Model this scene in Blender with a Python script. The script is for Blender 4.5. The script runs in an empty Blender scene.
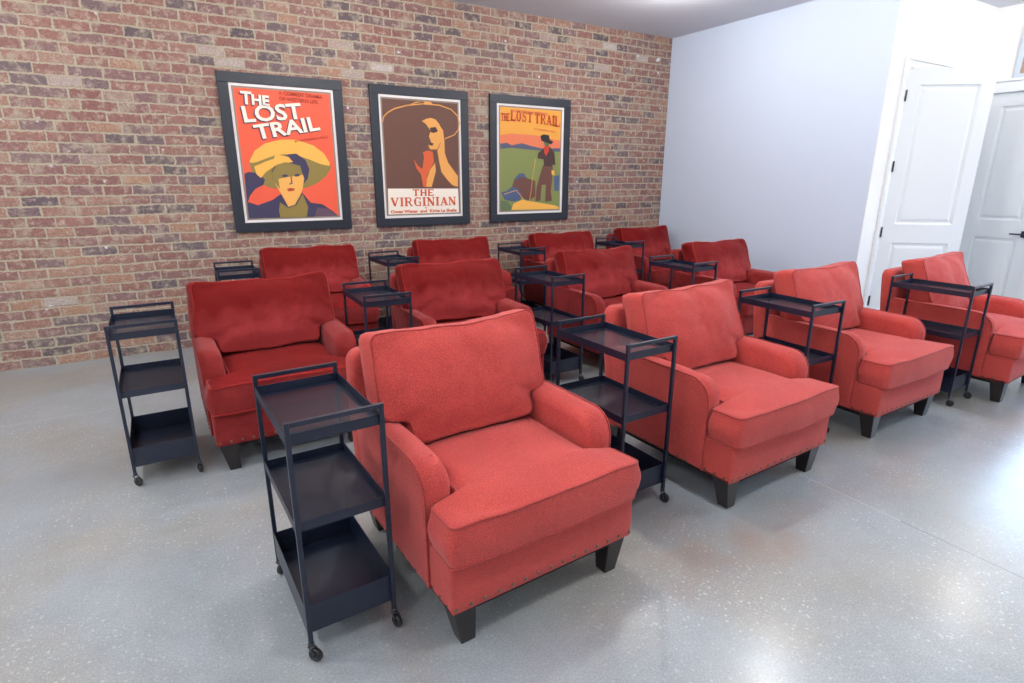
import bpy, bmesh, math, random
from mathutils import Vector, Matrix, noise

sc = bpy.context.scene
col = sc.collection
PI = math.pi

# ------------------------------------------------------------ camera
F_PX, W_PX = 568.0, 1024.0
th, yaw, roll = math.radians(16.13), math.radians(30.74), math.radians(0.165)
fw = Vector((math.sin(yaw) * math.cos(th), math.cos(yaw) * math.cos(th), -math.sin(th)))
rt = Vector((math.cos(yaw), -math.sin(yaw), 0))
up = rt.cross(fw)
rt, up = rt * math.cos(roll) + up * math.sin(roll), up * math.cos(roll) - rt * math.sin(roll)
cam_d = bpy.data.cameras.new('camera')
cam_d.sensor_width = 36.0
cam_d.lens = F_PX / W_PX * 36.0
cam_d.clip_start = 0.05
cam = bpy.data.objects.new('camera', cam_d)
col.objects.link(cam)
m = Matrix((rt, up, -fw)).transposed().to_4x4()
m.translation = Vector((0, 0, 1.52))
cam.matrix_world = m
sc.camera = cam

# ------------------------------------------------------------ world, daylight, exposure
sc.view_settings.view_transform = 'Standard'
sc.view_settings.look = 'None'
sc.view_settings.gamma = 1.0
sc.view_settings.use_curve_mapping = False
sc.view_settings.exposure = -0.66

wd = bpy.data.worlds.new('world')
sc.world = wd
wd.use_nodes = True
bg = wd.node_tree.nodes['Background']
_nt = wd.node_tree
_tc = _nt.nodes.new('ShaderNodeTexCoord'); _sp = _nt.nodes.new('ShaderNodeSeparateXYZ'); _cr = _nt.nodes.new('ShaderNodeValToRGB')
_nt.links.new(_tc.outputs['Generated'], _sp.inputs[0]); _nt.links.new(_sp.outputs[2], _cr.inputs[0]); _nt.links.new(_cr.outputs[0], bg.inputs[0])
_cr.color_ramp.elements[0].position = 0.0; _cr.color_ramp.elements[0].color = (.16, .17, .17, 1)      # pavement and buildings below the skyline
_cr.color_ramp.elements[1].position = .06; _cr.color_ramp.elements[1].color = (.80, .90, 1.0, 1)
_e = _cr.color_ramp.elements.new(.6); _e.color = (.42, .66, 1.0, 1)
bg.inputs[1].default_value = 15.0

CEIL = 3.215
XW, YW = 5.824, 5.832          # right wall, brick wall
XA, YA = 7.70, 3.105           # alcove far wall, alcove back wall
XL, YF = -5.2, -4.6            # left wall, front wall

def portal(name, loc, rot, sx, sy):
    l = bpy.data.lights.new(name, 'AREA'); l.shape = 'RECTANGLE'; l.size = sx; l.size_y = sy
    l.cycles.is_portal = True
    o = bpy.data.objects.new(name, l); o.location = loc; o.rotation_euler = rot
    col.objects.link(o); return o
WIN_R = (-1.2, 2.31, 1.10, 2.55)      # y0, y1, z0, z1 in the alcove wall (x = XA)
WIN_F = [(-3.8, -2.2)]   # x ranges in the front wall
portal('window_portal', (XA + .12, (WIN_R[0] + WIN_R[1]) / 2, (WIN_R[2] + WIN_R[3]) / 2), (0, PI / 2, 0), WIN_R[3] - WIN_R[2], WIN_R[1] - WIN_R[0])
for a, b in WIN_F:
    portal('window_portal', ((a + b) / 2, YF - .12, 1.5), (PI / 2, 0, 0), b - a, 2.1)

LIGHT_SPOTS = [(x, y) for y in (4.2, 2.45, 0.45, -1.55) for x in (-3.8, -1.2, 1.5, 4.3, 6.9) if not (x > 5.8 and y > 2)] + [(7.0, 2.0)]
LAMP_W = 76.0

# ------------------------------------------------------------ material helpers
def new_mat(name):
    m = bpy.data.materials.new(name); m.use_nodes = True
    nt = m.node_tree
    return m, nt, nt.nodes['Principled BSDF']
def nd(nt, typ, **kw):
    n = nt.nodes.new(typ)
    for k, v in kw.items():
        if k.startswith('i_'):
            key = k[2:]
            n.inputs[int(key) if key.isdigit() else key.replace('_', ' ')].default_value = v
        else:
            setattr(n, k, v)
    return n
def ramp(nt, stops, interp='LINEAR'):
    n = nt.nodes.new('ShaderNodeValToRGB'); cr = n.color_ramp; cr.interpolation = interp
    while len(cr.elements) > 1: cr.elements.remove(cr.elements[-1])
    cr.elements[0].position = stops[0][0]; cr.elements[0].color = (*stops[0][1], 1)
    for p, c in stops[1:]:
        e = cr.elements.new(p); e.color = (*c, 1)
    return n
def s2l(r, g, b):
    f = lambda c: (c / 255 / 12.92) if c / 255 <= .04045 else ((c / 255 + .055) / 1.055) ** 2.4
    return (f(r), f(g), f(b))
def plain(name, rgb, rough=.5, metal=0., spec=.5, bump=0., scale=200):
    m, nt, b = new_mat(name)
    b.inputs['Base Color'].default_value = (*rgb, 1)
    b.inputs['Roughness'].default_value = rough
    b.inputs['Metallic'].default_value = metal
    b.inputs['Specular IOR Level'].default_value = spec
    n = nd(nt, 'ShaderNodeTexNoise', i_Scale=float(scale), i_Detail=3.0)
    tc = nd(nt, 'ShaderNodeTexCoord'); nt.links.new(tc.outputs['Object'], n.inputs['Vector'])
    if bump:
        bp = nd(nt, 'ShaderNodeBump', i_Strength=bump, i_Distance=.002)
        nt.links.new(n.outputs[0], bp.inputs['Height']); nt.links.new(bp.outputs[0], b.inputs['Normal'])
    return m
def math_n(nt, op, a, b=None, c=None):
    n = nt.nodes.new('ShaderNodeMath'); n.operation = op
    for i, v in enumerate((a, b, c)):
        if v is None: continue
        if isinstance(v, (int, float)): n.inputs[i].default_value = v
        else: nt.links.new(v, n.inputs[i])
    return n.outputs[0]
def mix_c(nt, fac, a, b, mode='MIX'):
    n = nt.nodes.new('ShaderNodeMix'); n.data_type = 'RGBA'; n.blend_type = mode
    for i, v in ((0, fac), (6, a), (7, b)):
        if isinstance(v, (int, float)): n.inputs[i].default_value = v
        elif isinstance(v, tuple): n.inputs[i].default_value = (*v, 1)
        else: nt.links.new(v, n.inputs[i])
    return n.outputs[2]

M = {}
def mat_brick():
    m, nt, b = new_mat('tumbled_brick'); L = nt.links.new
    geo = nd(nt, 'ShaderNodeNewGeometry')
    sx = nd(nt, 'ShaderNodeSeparateXYZ'); L(geo.outputs['Position'], sx.inputs[0])
    cb = nd(nt, 'ShaderNodeCombineXYZ'); L(sx.outputs[0], cb.inputs[0]); L(sx.outputs[2], cb.inputs[1])
    # wobble the coordinates so that edges are worn and courses wander a little
    n1 = nd(nt, 'ShaderNodeTexNoise', i_Scale=3.0, i_Detail=1.0); L(cb.outputs[0], n1.inputs['Vector'])
    n2 = nd(nt, 'ShaderNodeTexNoise', i_Scale=38.0, i_Detail=3.0); L(cb.outputs[0], n2.inputs['Vector'])
    def centred(n, amt):
        v = nt.nodes.new('ShaderNodeVectorMath'); v.operation = 'SUBTRACT'; L(n.outputs['Color'], v.inputs[0]); v.inputs[1].default_value = (.5, .5, .5)
        s = nt.nodes.new('ShaderNodeVectorMath'); s.operation = 'SCALE'; L(v.outputs[0], s.inputs[0]); s.inputs[3].default_value = amt
        return s.outputs[0]
    a1 = nt.nodes.new('ShaderNodeVectorMath'); a1.operation = 'ADD'; L(cb.outputs[0], a1.inputs[0]); L(centred(n1, .02), a1.inputs[1])
    zr = nt.nodes.new('ShaderNodeCombineXYZ'); L(math_n(nt, 'MULTIPLY', sx.outputs[0], 2.2), zr.inputs[0]); L(math_n(nt, 'MULTIPLY', math_n(nt, 'FLOOR', math_n(nt, 'DIVIDE', sx.outputs[2], .0805)), 7.3), zr.inputs[1])
    nl = nd(nt, 'ShaderNodeTexNoise', i_Scale=1.0, i_Detail=1.0); L(zr.outputs[0], nl.inputs['Vector'])
    sh = nt.nodes.new('ShaderNodeCombineXYZ'); L(math_n(nt, 'MULTIPLY', math_n(nt, 'SUBTRACT', nl.outputs[0], .5), .22), sh.inputs[0])
    a3 = nt.nodes.new('ShaderNodeVectorMath'); a3.operation = 'ADD'; L(a1.outputs[0], a3.inputs[0]); L(sh.outputs[0], a3.inputs[1]); a1 = a3
    a2 = nt.nodes.new('ShaderNodeVectorMath'); a2.operation = 'ADD'; L(a1.outputs[0], a2.inputs[0]); L(centred(n2, .024), a2.inputs[1])
    def brick(mortar, smooth):
        k = nt.nodes.new('ShaderNodeTexBrick')
        k.inputs['Color1'].default_value = (0, 0, 0, 1); k.inputs['Color2'].default_value = (1, 1, 1, 1)
        k.inputs['Mortar'].default_value = (.5, .5, .5, 1)
        k.inputs['Scale'].default_value = 1.0; k.inputs['Mortar Size'].default_value = mortar
        k.inputs['Mortar Smooth'].default_value = smooth; k.inputs['Bias'].default_value = 0.0
        k.inputs['Brick Width'].default_value = .213; k.inputs['Row Height'].default_value = .0805
        k.offset = .5; L(a2.outputs[0], k.inputs['Vector']); return k
    bk = brick(.0100, .6)
    tone = ramp(nt, [(0, s2l(72, 66, 78)), (.10, s2l(92, 80, 92)), (.2, s2l(112, 88, 96)), (.34, s2l(128, 90, 92)), (.48, s2l(122, 80, 80)),
                     (.62, s2l(138, 96, 92)), (.74, s2l(130, 88, 84)), (.84, s2l(146, 110, 100)), (.93, s2l(156, 118, 98)), (.97, s2l(146, 124, 118)), (1, s2l(186, 182, 182))])
    L(bk.outputs['Color'], tone.inputs[0])
    # blotches inside one brick: whitish lime patches and dark burns
    n3 = nd(nt, 'ShaderNodeTexNoise', i_Scale=17.0, i_Detail=6.0, i_Roughness=.65); L(cb.outputs[0], n3.inputs['Vector'])
    r3 = ramp(nt, [(.5, (0, 0, 0)), (.66, (1, 1, 1))]); L(n3.outputs[0], r3.inputs[0])
    c1 = mix_c(nt, math_n(nt, 'MULTIPLY', r3.outputs[0], .7), tone.outputs[0], s2l(184, 168, 154))
    n4 = nd(nt, 'ShaderNodeTexNoise', i_Scale=60.0, i_Detail=5.0, i_Roughness=.7); L(cb.outputs[0], n4.inputs['Vector'])
    r4 = ramp(nt, [(.3, (.55, .53, .54)), (.7, (1.3, 1.27, 1.25))]); L(n4.outputs[0], r4.inputs[0])
    c2 = mix_c(nt, 1.0, c1, r4.outputs[0], 'MULTIPLY')
    # large scale lime haze
    n5 = nd(nt, 'ShaderNodeTexNoise', i_Scale=1.1, i_Detail=3.0); L(cb.outputs[0], n5.inputs['Vector'])
    c3 = mix_c(nt, math_n(nt, 'MULTIPLY', n5.outputs[0], .25), c2, s2l(190, 170, 152))
    mort = mix_c(nt, n4.outputs[0], s2l(146, 136, 120), s2l(188, 178, 158))
    n6 = nd(nt, 'ShaderNodeTexNoise', i_Scale=6.5, i_Detail=5.0, i_Roughness=.6); L(cb.outputs[0], n6.inputs['Vector'])
    r6 = ramp(nt, [(.54, (0, 0, 0)), (.66, (1, 1, 1))]); L(n6.outputs[0], r6.inputs[0])
    c3 = mix_c(nt, math_n(nt, 'MULTIPLY', r6.outputs[0], .6), c3, mort)
    n7 = nd(nt, 'ShaderNodeTexNoise', i_Scale=9.0, i_Detail=2.0); L(cb.outputs[0], n7.inputs['Vector'])
    r7 = ramp(nt, [(.71, (0, 0, 0)), (.75, (1, 1, 1))]); L(n7.outputs[0], r7.inputs[0])
    c3 = mix_c(nt, math_n(nt, 'MULTIPLY', r7.outputs[0], .85), c3, s2l(214, 216, 224))
    cf = mix_c(nt, bk.outputs['Fac'], c3, mort)
    L(cf, b.inputs['Base Color'])
    b.inputs['Roughness'].default_value = .88; b.inputs['Specular IOR Level'].default_value = .25
    h = math_n(nt, 'ADD', math_n(nt, 'MULTIPLY', math_n(nt, 'SUBTRACT', 1.0, bk.outputs['Fac']), .75), math_n(nt, 'MULTIPLY', n4.outputs[0], .5))
    h2 = math_n(nt, 'ADD', h, math_n(nt, 'MULTIPLY', n3.outputs[0], .3))
    bp = nd(nt, 'ShaderNodeBump', i_Strength=.7, i_Distance=.009); L(h2, bp.inputs['Height']); L(bp.outputs[0], b.inputs['Normal'])
    return m
M['brick'] = mat_brick()

def mat_floor():
    m, nt, b = new_mat('polished_concrete'); L = nt.links.new
    geo = nd(nt, 'ShaderNodeNewGeometry'); P = geo.outputs['Position']
    big = nd(nt, 'ShaderNodeTexNoise', i_Scale=.85, i_Detail=4.0, i_Roughness=.5, i_Distortion=.2); L(P, big.inputs['Vector'])
    r = ramp(nt, [(.22, s2l(150, 144, 134)), (.40, s2l(152, 154, 152)), (.55, s2l(152, 162, 170)), (.68, s2l(158, 164, 166)), (.82, s2l(166, 160, 150))]); L(big.outputs[0], r.inputs[0])
    mid = nd(nt, 'ShaderNodeTexNoise', i_Scale=3.6, i_Detail=10.0, i_Roughness=.78); L(P, mid.inputs['Vector'])
    rm = ramp(nt, [(.15, (.80, .79, .775)), (.85, (1.18, 1.18, 1.18))]); L(mid.outputs[0], rm.inputs[0])
    c = mix_c(nt, 1.0, r.outputs[0], rm.outputs[0], 'MULTIPLY')
    # aggregate speckle
    fl = nd(nt, 'ShaderNodeTexNoise', i_Scale=1.3, i_Detail=3.0); L(P, fl.inputs['Vector'])
    fleck = ramp(nt, [(.36, (.08, .08, .08)), (.62, (1, 1, 1))]); L(fl.outputs[0], fleck.inputs[0])
    for scl, thr, lim, amt, tint in ((48.0, .30, .62, .55, s2l(206, 210, 208)), (95.0, .30, .5, .4, s2l(214, 216, 214)), (70.0, .26, .80, .35, s2l(110, 108, 104))):
        vo = nd(nt, 'ShaderNodeTexVoronoi', i_Scale=scl); L(P, vo.inputs['Vector'])
        sp = ramp(nt, [(thr - .1, (1, 1, 1)), (thr, (0, 0, 0))]); L(vo.outputs['Distance'], sp.inputs[0])
        sc3 = nd(nt, 'ShaderNodeSeparateColor'); L(vo.outputs['Color'], sc3.inputs[0])
        pk = math_n(nt, 'GREATER_THAN', sc3.outputs[0], lim)
        c = mix_c(nt, math_n(nt, 'MULTIPLY', math_n(nt, 'MULTIPLY', sp.outputs[0], pk), math_n(nt, 'MULTIPLY', fleck.outputs[0], 1.1 * amt)), c, tint)
    fine = nd(nt, 'ShaderNodeTexNoise', i_Scale=140.0, i_Detail=3.0); L(P, fine.inputs['Vector'])
    rf = ramp(nt, [(.3, (.86, .86, .86)), (.7, (1.14, 1.14, 1.14))]); L(fine.outputs[0], rf.inputs[0])
    c = mix_c(nt, 1.0, c, rf.outputs[0], 'MULTIPLY')
    # rusty tan stains with a shape of their own
    sep = nd(nt, 'ShaderNodeSeparateXYZ'); L(P, sep.inputs[0])
    dist = nd(nt, 'ShaderNodeTexNoise', i_Scale=7.0, i_Detail=4.0); L(P, dist.inputs['Vector'])
    for (sx, sy, rad, amt) in ((2.02, 1.27, .22, .5), (1.68, 1.36, .18, .42), (1.50, 1.22, .12, .3), (-.35, .98, .16, .35), (4.6, 1.15, .45, .3), (-.9, 2.1, .3, .2)):
        dx = math_n(nt, 'SUBTRACT', sep.outputs[0], sx); dy = math_n(nt, 'SUBTRACT', sep.outputs[1], sy)
        d = math_n(nt, 'SQRT', math_n(nt, 'ADD', math_n(nt, 'MULTIPLY', dx, dx), math_n(nt, 'MULTIPLY', dy, dy)))
        d = math_n(nt, 'ADD', math_n(nt, 'DIVIDE', d, rad), math_n(nt, 'MULTIPLY', math_n(nt, 'SUBTRACT', dist.outputs[0], .5), 1.8))
        f = math_n(nt, 'MULTIPLY', math_n(nt, 'SUBTRACT', 1.0, math_n(nt, 'MINIMUM', math_n(nt, 'MAXIMUM', d, 0.0), 1.0)), amt)
        c = mix_c(nt, f, c, s2l(150, 126, 104))
    # saw-cut joints
    def joint(axis, pos):
        d = math_n(nt, 'ABSOLUTE', math_n(nt, 'SUBTRACT', sep.outputs[axis], pos))
        return math_n(nt, 'LESS_THAN', d, .0035)
    j = joint(0, 2.716)
    for a, p in ((1, 4.47), (1, -.1), (0, -1.86), (0, 7.29)): j = math_n(nt, 'MAXIMUM', j, joint(a, p))
    jj = math_n(nt, 'MULTIPLY', j, math_n(nt, 'ADD', math_n(nt, 'MULTIPLY', mid.outputs[0], .8), .1))
    c = mix_c(nt, jj, c, mix_c(nt, math_n(nt, 'GREATER_THAN', sep.outputs[1], 1.05), s2l(70, 76, 82), s2l(200, 200, 196)))
    L(c, b.inputs['Base Color'])
    b.inputs['Roughness'].default_value = .30
    b.inputs['Coat Weight'].default_value = .4; b.inputs['Coat Roughness'].default_value = .21
    b.inputs['Specular IOR Level'].default_value = .55
    h = math_n(nt, 'ADD', math_n(nt, 'MULTIPLY', fine.outputs[0], .15), math_n(nt, 'MULTIPLY', mid.outputs[0], .35))
    h = math_n(nt, 'SUBTRACT', h, math_n(nt, 'MULTIPLY', j, .7))
    bp = nd(nt, 'ShaderNodeBump', i_Strength=.22, i_Distance=.006); L(h, bp.inputs['Height']); L(bp.outputs[0], b.inputs['Normal'])
    return m
M['floor'] = mat_floor()

def fabric(name, c_lo, c_hi, weave, rough, sheen, tint, nap=0.0):
    m, nt, b = new_mat(name); L = nt.links.new
    tc = nd(nt, 'ShaderNodeTexCoord'); P = tc.outputs['Object']
    n = nd(nt, 'ShaderNodeTexNoise', i_Scale=5.0, i_Detail=4.0, i_Roughness=.6, i_Distortion=1.0); L(P, n.inputs['Vector'])
    r = ramp(nt, [(.3, c_lo), (.68, c_hi)]); L(n.outputs[0], r.inputs[0])
    if nap == 2:                             # sheen of the stroked pile painted in: paler near the seat, ragged border
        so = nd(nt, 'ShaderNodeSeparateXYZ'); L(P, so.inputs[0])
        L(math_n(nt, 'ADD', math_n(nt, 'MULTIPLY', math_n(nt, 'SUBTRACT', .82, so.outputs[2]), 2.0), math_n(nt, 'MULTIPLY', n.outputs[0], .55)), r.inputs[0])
    f = nd(nt, 'ShaderNodeTexNoise', i_Scale=float(weave), i_Detail=4.0, i_Roughness=.75); L(P, f.inputs['Vector'])
    rf = ramp(nt, [(.36, (.66, .66, .68)), (.64, (1.3, 1.3, 1.28))]); L(f.outputs[0], rf.inputs[0])
    c = mix_c(nt, 1.0 if not nap else .5, r.outputs[0], rf.outputs[0], 'MULTIPLY')
    L(c, b.inputs['Base Color'])
    b.inputs['Roughness'].default_value = rough; b.inputs['Specular IOR Level'].default_value = .2
    b.inputs['Sheen Weight'].default_value = sheen; b.inputs['Sheen Roughness'].default_value = .35 if nap else .5
    b.inputs['Sheen Tint'].default_value = (*tint, 1)
    h = math_n(nt, 'ADD', math_n(nt, 'MULTIPLY', f.outputs[0], 1.0), math_n(nt, 'MULTIPLY', n.outputs[0], 3.0 if nap else 1.5))
    bp = nd(nt, 'ShaderNodeBump', i_Strength=.5, i_Distance=.004); L(h, bp.inputs['Height']); L(bp.outputs[0], b.inputs['Normal'])
    return m
M['linen'] = fabric('coral_red_woven_fabric', s2l(175, 66, 62), s2l(185, 72, 66), 230, .95, .18, (1, .70, .74))
M['linen_piping'] = fabric('coral_red_piping', s2l(150, 50, 48), s2l(158, 54, 50), 230, .95, .3, (1, .7, .7))
M['velvet'] = fabric('red_velvet_painted_sheen', s2l(116, 26, 26), s2l(138, 42, 42), 260, .8, .45, (1, .45, .45), nap=1)  # upright parts: pale sheen of the pile painted into the base colour
M['velvet_dark'] = fabric('red_velvet_painted_dark_top', s2l(98, 3, 3), s2l(120, 7, 6), 260, .8, .08, (1, .35, .35), nap=1)  # same velvet painted darker for seat tops, as if seen against the nap
M['velvet_back'] = fabric('red_velvet_painted_sheen_fade', s2l(106, 5, 5), s2l(150, 48, 50), 260, .8, .3, (1, .42, .42), nap=2)
M['velvet_piping'] = fabric('deep_red_piping', s2l(130, 22, 20), s2l(150, 34, 32), 260, .8, .4, (1, .5, .5), nap=1)
M['leg'] = plain('espresso_wood', s2l(30, 25, 26), .35, 0, .5, .1, 60)
M['dust'] = plain('black_underside_cloth', (.008, .008, .009), .95)
M['nail'] = plain('antique_brass_nail', s2l(120, 100, 84), .35, 1.0)
M['cart'] = plain('navy_black_steel', s2l(16, 26, 47), .36, 0.0, .6, .05, 300)
M['wheel'] = plain('black_rubber', (.01, .01, .012), .35)
M['chrome'] = plain('caster_steel', (.05, .055, .065), .3, .6)
M['wall'] = plain('pale_blue_grey_paint', s2l(198, 211, 231), .75, 0, .3, .12, 160)
M['wall_white'] = plain('white_paint', s2l(232, 232, 232), .75, 0, .3, .12, 160)
M['ceil'] = plain('ceiling_paint', s2l(214, 217, 226), .85, 0, .2, .12, 160)
M['trim'] = plain('white_semigloss_trim', s2l(228, 232, 236), .35, 0, .5)
M['door'] = plain('white_door_paint', s2l(222, 228, 233), .4, 0, .5)
M['hinge'] = plain('dark_nickel', s2l(70, 75, 82), .35, .8)
M['lever'] = plain('dark_bronze_lever', s2l(36, 50, 72), .35, .5)
M['frame'] = plain('black_picture_frame', s2l(22, 30, 44), .45, 0, .5, .35, 500)
M['mat'] = plain('white_mat_board', s2l(226, 222, 222), .6)
M['tan'] = plain('tan_canvas', s2l(170, 140, 120), .8)
M['palegrey'] = plain('pale_blue_frame', s2l(190, 204, 220), .6)
M['winframe'] = plain('window_frame_paint', s2l(225, 228, 230), .4)

def mat_mesh(name, rad2):
    m, nt, b = new_mat(name); L = nt.links.new
    tc = nd(nt, 'ShaderNodeTexCoord'); sp = nd(nt, 'ShaderNodeSeparateXYZ'); L(tc.outputs['Object'], sp.inputs[0])
    pitch = .0052
    def dots(ox, oy):
        fx = math_n(nt, 'SUBTRACT', math_n(nt, 'FRACT', math_n(nt, 'ADD', math_n(nt, 'DIVIDE', sp.outputs[0], pitch), 100 + ox)), .5)
        fy = math_n(nt, 'SUBTRACT', math_n(nt, 'FRACT', math_n(nt, 'ADD', math_n(nt, 'DIVIDE', sp.outputs[1], pitch * 1.732), 100 + oy)), .5)
        fy = math_n(nt, 'MULTIPLY', fy, 1.732)
        return math_n(nt, 'LESS_THAN', math_n(nt, 'ADD', math_n(nt, 'MULTIPLY', fx, fx), math_n(nt, 'MULTIPLY', fy, fy)), rad2)
    hole = math_n(nt, 'MAXIMUM', dots(0, 0), dots(.5, .5))
    b.inputs['Base Color'].default_value = (*s2l(24, 31, 48), 1); b.inputs['Roughness'].default_value = .45
    L(math_n(nt, 'SUBTRACT', 1.0, hole), b.inputs['Alpha'])
    return m
M['mesh'] = mat_mesh('perforated_steel', .145)
M['mesh_fine'] = mat_mesh('finely_perforated_steel', .07)
def mat_glass():
    m, nt, b = new_mat('window_glass'); L = nt.links.new
    t = nd(nt, 'ShaderNodeBsdfTransparent'); g = nd(nt, 'ShaderNodeBsdfGlossy', i_Roughness=.02); mx = nd(nt, 'ShaderNodeMixShader', i_0=.06)
    L(t.outputs[0], mx.inputs[1]); L(g.outputs[0], mx.inputs[2]); L(mx.outputs[0], nt.nodes['Material Output'].inputs[0])
    return m
M['glass'] = mat_glass()
def mat_emit(name, rgb, s):
    m, nt, b = new_mat(name); b.inputs['Base Color'].default_value = (*rgb, 1)
    b.inputs['Emission Color'].default_value = (*rgb, 1); b.inputs['Emission Strength'].default_value = s
    return m
M['lamp'] = mat_emit('lamp_lens', (1, .93, .82), 12.0)

# ------------------------------------------------------------ mesh helpers
def link(name, me, parent=None, mats=()):
    o = bpy.data.objects.new(name, me); col.objects.link(o)
    if parent: o.parent = parent
    return o
def obj(name, bm, mats, parent=None, smooth=False, flat_angle=None):
    if not isinstance(mats, (list, tuple)): mats = [mats]
    bmesh.ops.recalc_face_normals(bm, faces=bm.faces[:])
    me = bpy.data.meshes.new(name)
    if smooth:
        lim = math.radians(flat_angle or 45)
        for f in bm.faces: f.smooth = True
        for e in bm.edges:
            if len(e.link_faces) == 2 and e.calc_face_angle(0) > lim: e.smooth = False
    bm.to_mesh(me); bm.free()
    for mt in mats: me.materials.append(mt)
    return link(name, me, parent)
def tag(o, label=None, cat=None, group=None, kind=None):
    if label: o['label'] = label
    if cat: o['category'] = cat
    if group: o['group'] = group
    if kind: o['kind'] = kind
    return o
def struct(name, bm, mats, label, cat, parent=None, **k):
    o = obj(name, bm, mats, parent, **k)
    if parent is None: tag(o, label, cat, kind='structure')
    return o
def empty(name, loc=(0, 0, 0), rz=0):
    o = bpy.data.objects.new(name, None); col.objects.link(o)
    o.location = loc; o.rotation_euler = (0, 0, rz); o.empty_display_size = .1
    return o
def box(bm, x0, x1, y0, y1, z0, z1, mi=0, bev=0., T=None):
    vs = [bm.verts.new((x, y, z)) for x in (x0, x1) for y in (y0, y1) for z in (z0, z1)]
    fs = [bm.faces.new([vs[i] for i in q]) for q in ((0, 1, 3, 2), (4, 6, 7, 5), (0, 4, 5, 1), (2, 3, 7, 6), (0, 2, 6, 4), (1, 5, 7, 3))]
    for f in fs: f.material_index = mi
    if bev:
        es = list({e for f in fs for e in f.edges})
        r = bmesh.ops.bevel(bm, geom=es, offset=bev, segments=2, profile=.5, affect='EDGES')
        vs = list({v for f in r['faces'] for v in f.verts} | {v for v in vs if v.is_valid})
        for f in r['faces']: f.material_index = mi
    if T is not None: bmesh.ops.transform(bm, matrix=T, verts=[v for v in vs if v.is_valid])
    return vs
def tube(bm, pts, r, n=8, closed=False, mi=0):
    pts = [Vector(p) for p in pts]; N = len(pts); rings = []
    prev = None
    for i, p in enumerate(pts):
        if closed: t = pts[(i + 1) % N] - pts[i - 1]
        else: t = pts[min(i + 1, N - 1)] - pts[max(i - 1, 0)]
        t.normalize()
        if prev is None:
            a = Vector((0, 0, 1)) if abs(t.z) < .9 else Vector((1, 0, 0))
            nrm = a - t * a.dot(t)
        else: nrm = prev - t * prev.dot(t)
        nrm.normalize(); prev = nrm; bn = t.cross(nrm)
        rings.append([bm.verts.new(p + (nrm * math.cos(2 * PI * k / n) + bn * math.sin(2 * PI * k / n)) * r) for k in range(n)])
    for i in range(N if closed else N - 1):
        A, B = rings[i], rings[(i + 1) % N]
        for k in range(n):
            f = bm.faces.new((A[k], A[(k + 1) % n], B[(k + 1) % n], B[k])); f.material_index = mi
    if not closed:
        bm.faces.new(rings[0][::-1]).material_index = mi; bm.faces.new(rings[-1]).material_index = mi
def cyl(bm, c, axis, r, h, n=20, mi=0, bev=True):
    ax = Vector(axis).normalized()
    q = Vector((0, 0, 1)).rotation_difference(ax).to_matrix()
    b = min(r * .18, h * .3) if bev else 0
    prof = [(r - b, -h / 2), (r, -h / 2 + b), (r, h / 2 - b), (r - b, h / 2)] if bev else [(r, -h / 2), (r, h / 2)]
    rings = [[bm.verts.new(Vector(c) + q @ Vector((rr * math.cos(2 * PI * k / n), rr * math.sin(2 * PI * k / n), z))) for k in range(n)] for rr, z in prof]
    for A, B in zip(rings, rings[1:]):
        for k in range(n): bm.faces.new((A[k], A[(k + 1) % n], B[(k + 1) % n], B[k])).material_index = mi
    bm.faces.new(rings[0][::-1]).material_index = mi; bm.faces.new(rings[-1]).material_index = mi
def round_poly(pts, rad, seg=6):
    out = []; n = len(pts)
    for i, p in enumerate(pts):
        p = Vector(p); a = Vector(pts[i - 1]) - p; b = Vector(pts[(i + 1) % n]) - p
        r = rad[i] if isinstance(rad, (list, tuple)) else rad
        if r <= 0: out.append(p); continue
        a.normalize(); b.normalize()
        ang = a.angle(b); d = r / math.tan(ang / 2)
        c = p + (a + b).normalized() * (r / math.sin(ang / 2))
        s0 = p + a * d - c; s1 = p + b * d - c
        tot = s0.angle(s1); sgn = 1 if s0.x * s1.y - s0.y * s1.x > 0 else -1
        for k in range(seg + 1):
            t = tot * k / seg * sgn
            out.append(c + Vector((s0.x * math.cos(t) - s0.y * math.sin(t), s0.x * math.sin(t) + s0.y * math.cos(t))))
    return out
def resample(pts, step):
    out = []; n = len(pts)
    for i in range(n):
        a, b = pts[i], pts[(i + 1) % n]; L = (b - a).length
        k = max(1, int(round(L / step)))
        for j in range(k): out.append(a + (b - a) * (j / k))
    res = []
    for p in out:
        if not res or (p - res[-1]).length > step * .12: res.append(p)
    return res
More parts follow.
